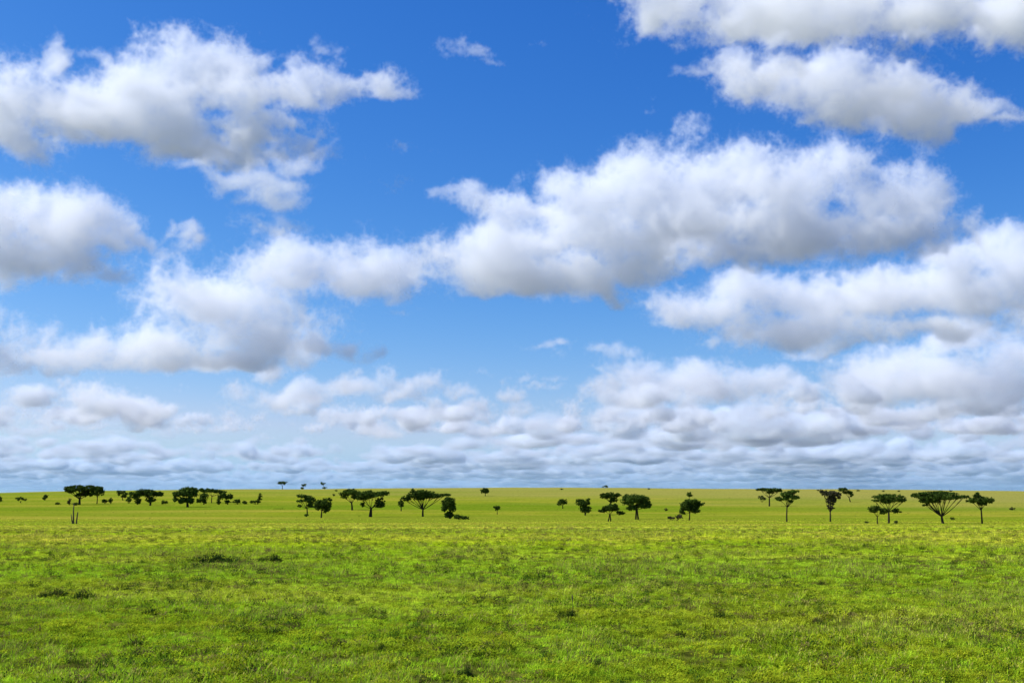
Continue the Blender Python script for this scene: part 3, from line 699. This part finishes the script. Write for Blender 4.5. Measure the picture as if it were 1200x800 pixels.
tree('acacia_tree', 'small upright acacia with a puffed crown and slim trunk, last before the right photo edge', 1151, 613.4, [(1150, 588.4, 11, 3.4), (1147.5, 583.4, 4, 2.8), (1141.5, 589.8, 4.6, 2.4), (1159, 589, 5, 3.2), (1152, 592.6, 5, 2)], tw=1.7, fork=.5)
bush('dry_bush', 'small dark dry bush on the tawny slope past the puffed acacia', 1185.5, 597.6, [(1185.5, 595.8, 2.6, 1.2)], mat=M_LEAF_DRY)
bush('bush', 'low grey-green bush in the grass behind the foot of the two-tiered acacia', 1050, 613.2, [(1050, 611.6, 2.4, 1.4)], mat=M_LEAF_OLIVE)
bush('bush', 'very low olive bush on the grass just before the smaller leaning tree', 1015.5, 612.6, [(1015.5, 611.2, 2.4, 1.2)], mat=M_LEAF_OLIVE)

# ---- dead tree
px, py = 86, 613.6
x, y, z = place(px, py); s = math.hypot(x, y) / F_PX
snag = bpy.data.objects.new('dead_tree', None); COL.objects.link(snag); snag.location = (x, y, z)
tag(snag, 'bare dead tree snag of three broken grey-brown stems in the open grass', 'dead tree')
rnd = random.Random(3)
for pts, rad in (([(0, 0, -.3), (-.2, .1, 6), (-.7, 0, 13), (-.5, 0, 21.5)], (.95, .8, .65, .4)),
                 ([(3, .5, -.3), (3.3, .3, 5), (4.1, 0, 12.6)], (.8, .75, .5)),
                 ([(-.6, -.4, 0), (-1.8, -.3, 4), (-2.9, 0, 10)], (.75, .6, .35))):
    V, F = [], []
    pp = [(a*s, b*s, c*s if c > 0 else c) for a, b, c in pts]
    for i in range(len(pp) - 1): pass
    tube(V, F, pp, [r*s for r in rad], 8)
    for _ in range(2):
        q = Vector(pp[-1]).lerp(Vector(pp[-2]), rnd.uniform(.2, .8)); limb(V, F, rnd, q, q + Vector((rnd.uniform(-1.4, 1.4), rnd.uniform(-1, 1), rnd.uniform(.6, 1.8)))*s, .28*s, .1*s, .1, 5, 3)
    mesh_object('stem', V, F, [M_DEAD], snag, smooth=True)

# ---- dark tussocks standing out of the near grass: four shapes, copied
rt = np.random.RandomState(9); U = rt.uniform
protos = []
for k in range(4):
    V, F, MI = [], [], []
    for j in range(1000):
        a, r = U(0, 6.28), math.sqrt(U())
        xx, yy = r*math.cos(a)*.5, r*math.sin(a)*.32
        nz = .55 + .45*math.sin(xx*9 + k*2)*math.cos(yy*8 + k)
        if U() > nz: continue
        if j % 3: blade(V, F, MI, xx, yy, U(.12, .34)*(1.15 - .7*r), U(.2, .9), U(0, 6.28), U(.012, .022), 0)
        else: leaf(V, F, MI, xx, yy, U(.03, .22)*(1.15 - .7*r), U(.05, .1), U(.03, .05), U(0, 6.28), U(-.2, .8), 0)
    o = mesh_object('grass_tussock', V, F, [M_TUSS if k != 3 else M_TUSS_B], midx=None)
    protos.append(o)
SAME = 'small dark grass tussock standing out of the open green turf'
spots = [(63, 700, 26, 0, 'dark brownish tussock at far left of the near turf, beside a wider twin'), (98, 702, 26, 1, 'wide dark tussock just right of its darker twin in the turf'),
 (250, 659, 44, 2, 'long flat deep green tussock streak, widest one out on the middle plain'), (318, 658, 24, 0, 'dark tussock at the end of the long flat streak of deep green'),
 (665, 726, 22, 0, 'dark tussock with a single upright stalk in the middle of the turf'), (845, 728, 22, 1, 'dark spiky tussock among paler grass right of the stalked tussock'),
 (445, 764, 14, 0, SAME), (478, 755, 14, 1, SAME), (177, 721, 18, 2, SAME), (210, 720, 18, 1, SAME), (34, 689, 16, 2, SAME), (8, 643, 10, 3, SAME), (193, 627, 7, 0, SAME),
 (325, 746, 24, 1, SAME), (395, 760, 14, 0, SAME), (636, 677, 16, 2, SAME), (656, 645, 10, 0, SAME), (797, 748, 18, 1, SAME), (688, 685, 12, 3, SAME), (958, 732, 10, 3, SAME),
 (925, 714, 13, 1, SAME), (985, 651, 9, 0, SAME), (973, 650, 6, 1, SAME), (1075, 686, 14, 2, SAME), (820, 750, 18, 0, SAME), (963, 685, 6, 3, SAME), (1190, 704, 20, 2, SAME),
 (108, 645, 10, 3, SAME), (160, 760, 24, 2, SAME), (122, 786, 20, 1, SAME), (545, 795, 16, 0, SAME), (700, 784, 22, 2, SAME), (327, 596, 11, 1, SAME), (348, 622, 6, 0, SAME), (1145, 722, 9, 1, SAME)]
used = set()
for (px, py, wpx, k, lb) in spots:
    o = protos[k]
    if k in used: o = o.copy(); COL.objects.link(o)
    used.add(k)
    x, y, z = place(px, py); s = math.hypot(x, y) / F_PX; q = wpx * s * 1.25
    o.location = (x, y, z - .01); h = min(max(q * 1.3, .85), 1.5) * (.8 if lb == SAME else 1)
    o.scale = (q, max(q, .5), h); o.rotation_euler = (0, 0, 0)
    tag(o, lb, 'grass tussock', 'dark tussocks in the near grass')
    if 'stalk' in lb and 'single' in lb:
        V, F = [], []; tube(V, F, [(.22, 0, .05), (.23, .01, .30), (.215, 0, .52)], [.012, .010, .006], 6); tube(V, F, [(.217, 0, .42), (.217, 0, .5), (.213, 0, .60)], [.012, .026, .004], 6)
        mesh_object('stalk', V, F, [M_DEAD], o)

# ------------------------------------------------------------------ camera, sun, sky
cam = bpy.data.cameras.new('camera'); co = bpy.data.objects.new('camera', cam); COL.objects.link(co)
co.location = (0, 0, EYE); co.rotation_euler = (math.pi / 2 + PITCH, 0, 0)
cam.lens = 36 * F_PX / 1200; cam.clip_start = 0.1; cam.clip_end = 3e5; SC.camera = co

w = bpy.data.worlds.new('World'); SC.world = w; w.use_nodes = True
nt = w.node_tree; bg = nt.nodes['Background']
sk = nt.nodes.new('ShaderNodeTexSky'); sk.sky_type = 'NISHITA'; sk.sun_disc = False
sk.sun_elevation = SUN_EL; sk.sun_rotation = SUN_AZ
sk.air_density = 1.0; sk.dust_density = 0.3; sk.ozone_density = 3.0
# grade the clear sky like the photograph's (saturated blue)
sp = nt.nodes.new('ShaderNodeSeparateColor'); cb = nt.nodes.new('ShaderNodeCombineColor')
nt.links.new(sk.outputs[0], sp.inputs[0])
def wm(op, a, b):
    q = nt.nodes.new('ShaderNodeMath'); q.operation = op
    nt.links.new(a, q.inputs[0]); q.inputs[1].default_value = b
    return q.outputs[0]
ch = [wm('MULTIPLY', wm('POWER', wm('MULTIPLY', sp.outputs[i], 0.1), g), a * 10) for i, (g, a) in enumerate(SKY_GRADE)]
mn = nt.nodes.new('ShaderNodeMath'); mn.operation = 'MINIMUM'
nt.links.new(ch[0], mn.inputs[0]); nt.links.new(wm('MULTIPLY', ch[1], .78), mn.inputs[1]); ch[0] = mn.outputs[0]
for i in range(3): nt.links.new(ch[i], cb.inputs[i])
nt.links.new(cb.outputs[0], bg.inputs[0]); bg.inputs[1].default_value = 0.1

sun = bpy.data.lights.new('sun', 'SUN'); sun.energy = 4.8; sun.angle = math.radians(0.5); sun.color = (1, .983, .93)
so = bpy.data.objects.new('sun', sun); COL.objects.link(so)
so.rotation_euler = Vector((math.sin(SUN_AZ) * math.cos(SUN_EL), math.cos(SUN_AZ) * math.cos(SUN_EL), math.sin(SUN_EL))).to_track_quat('Z', 'Y').to_euler()

vs = SC.view_settings; vs.view_transform = 'Standard'; vs.look = 'None'; vs.exposure = 0.25; vs.gamma = 1.0; vs.use_curve_mapping = False
cy = SC.cycles
cy.max_bounces = 16; cy.volume_bounces = 12; cy.diffuse_bounces = 3; cy.transmission_bounces = 4; cy.transparent_max_bounces = 8
cy.use_denoising = True; cy.volume_step_rate = 1.3; cy.volume_max_steps = 512

build_clouds()
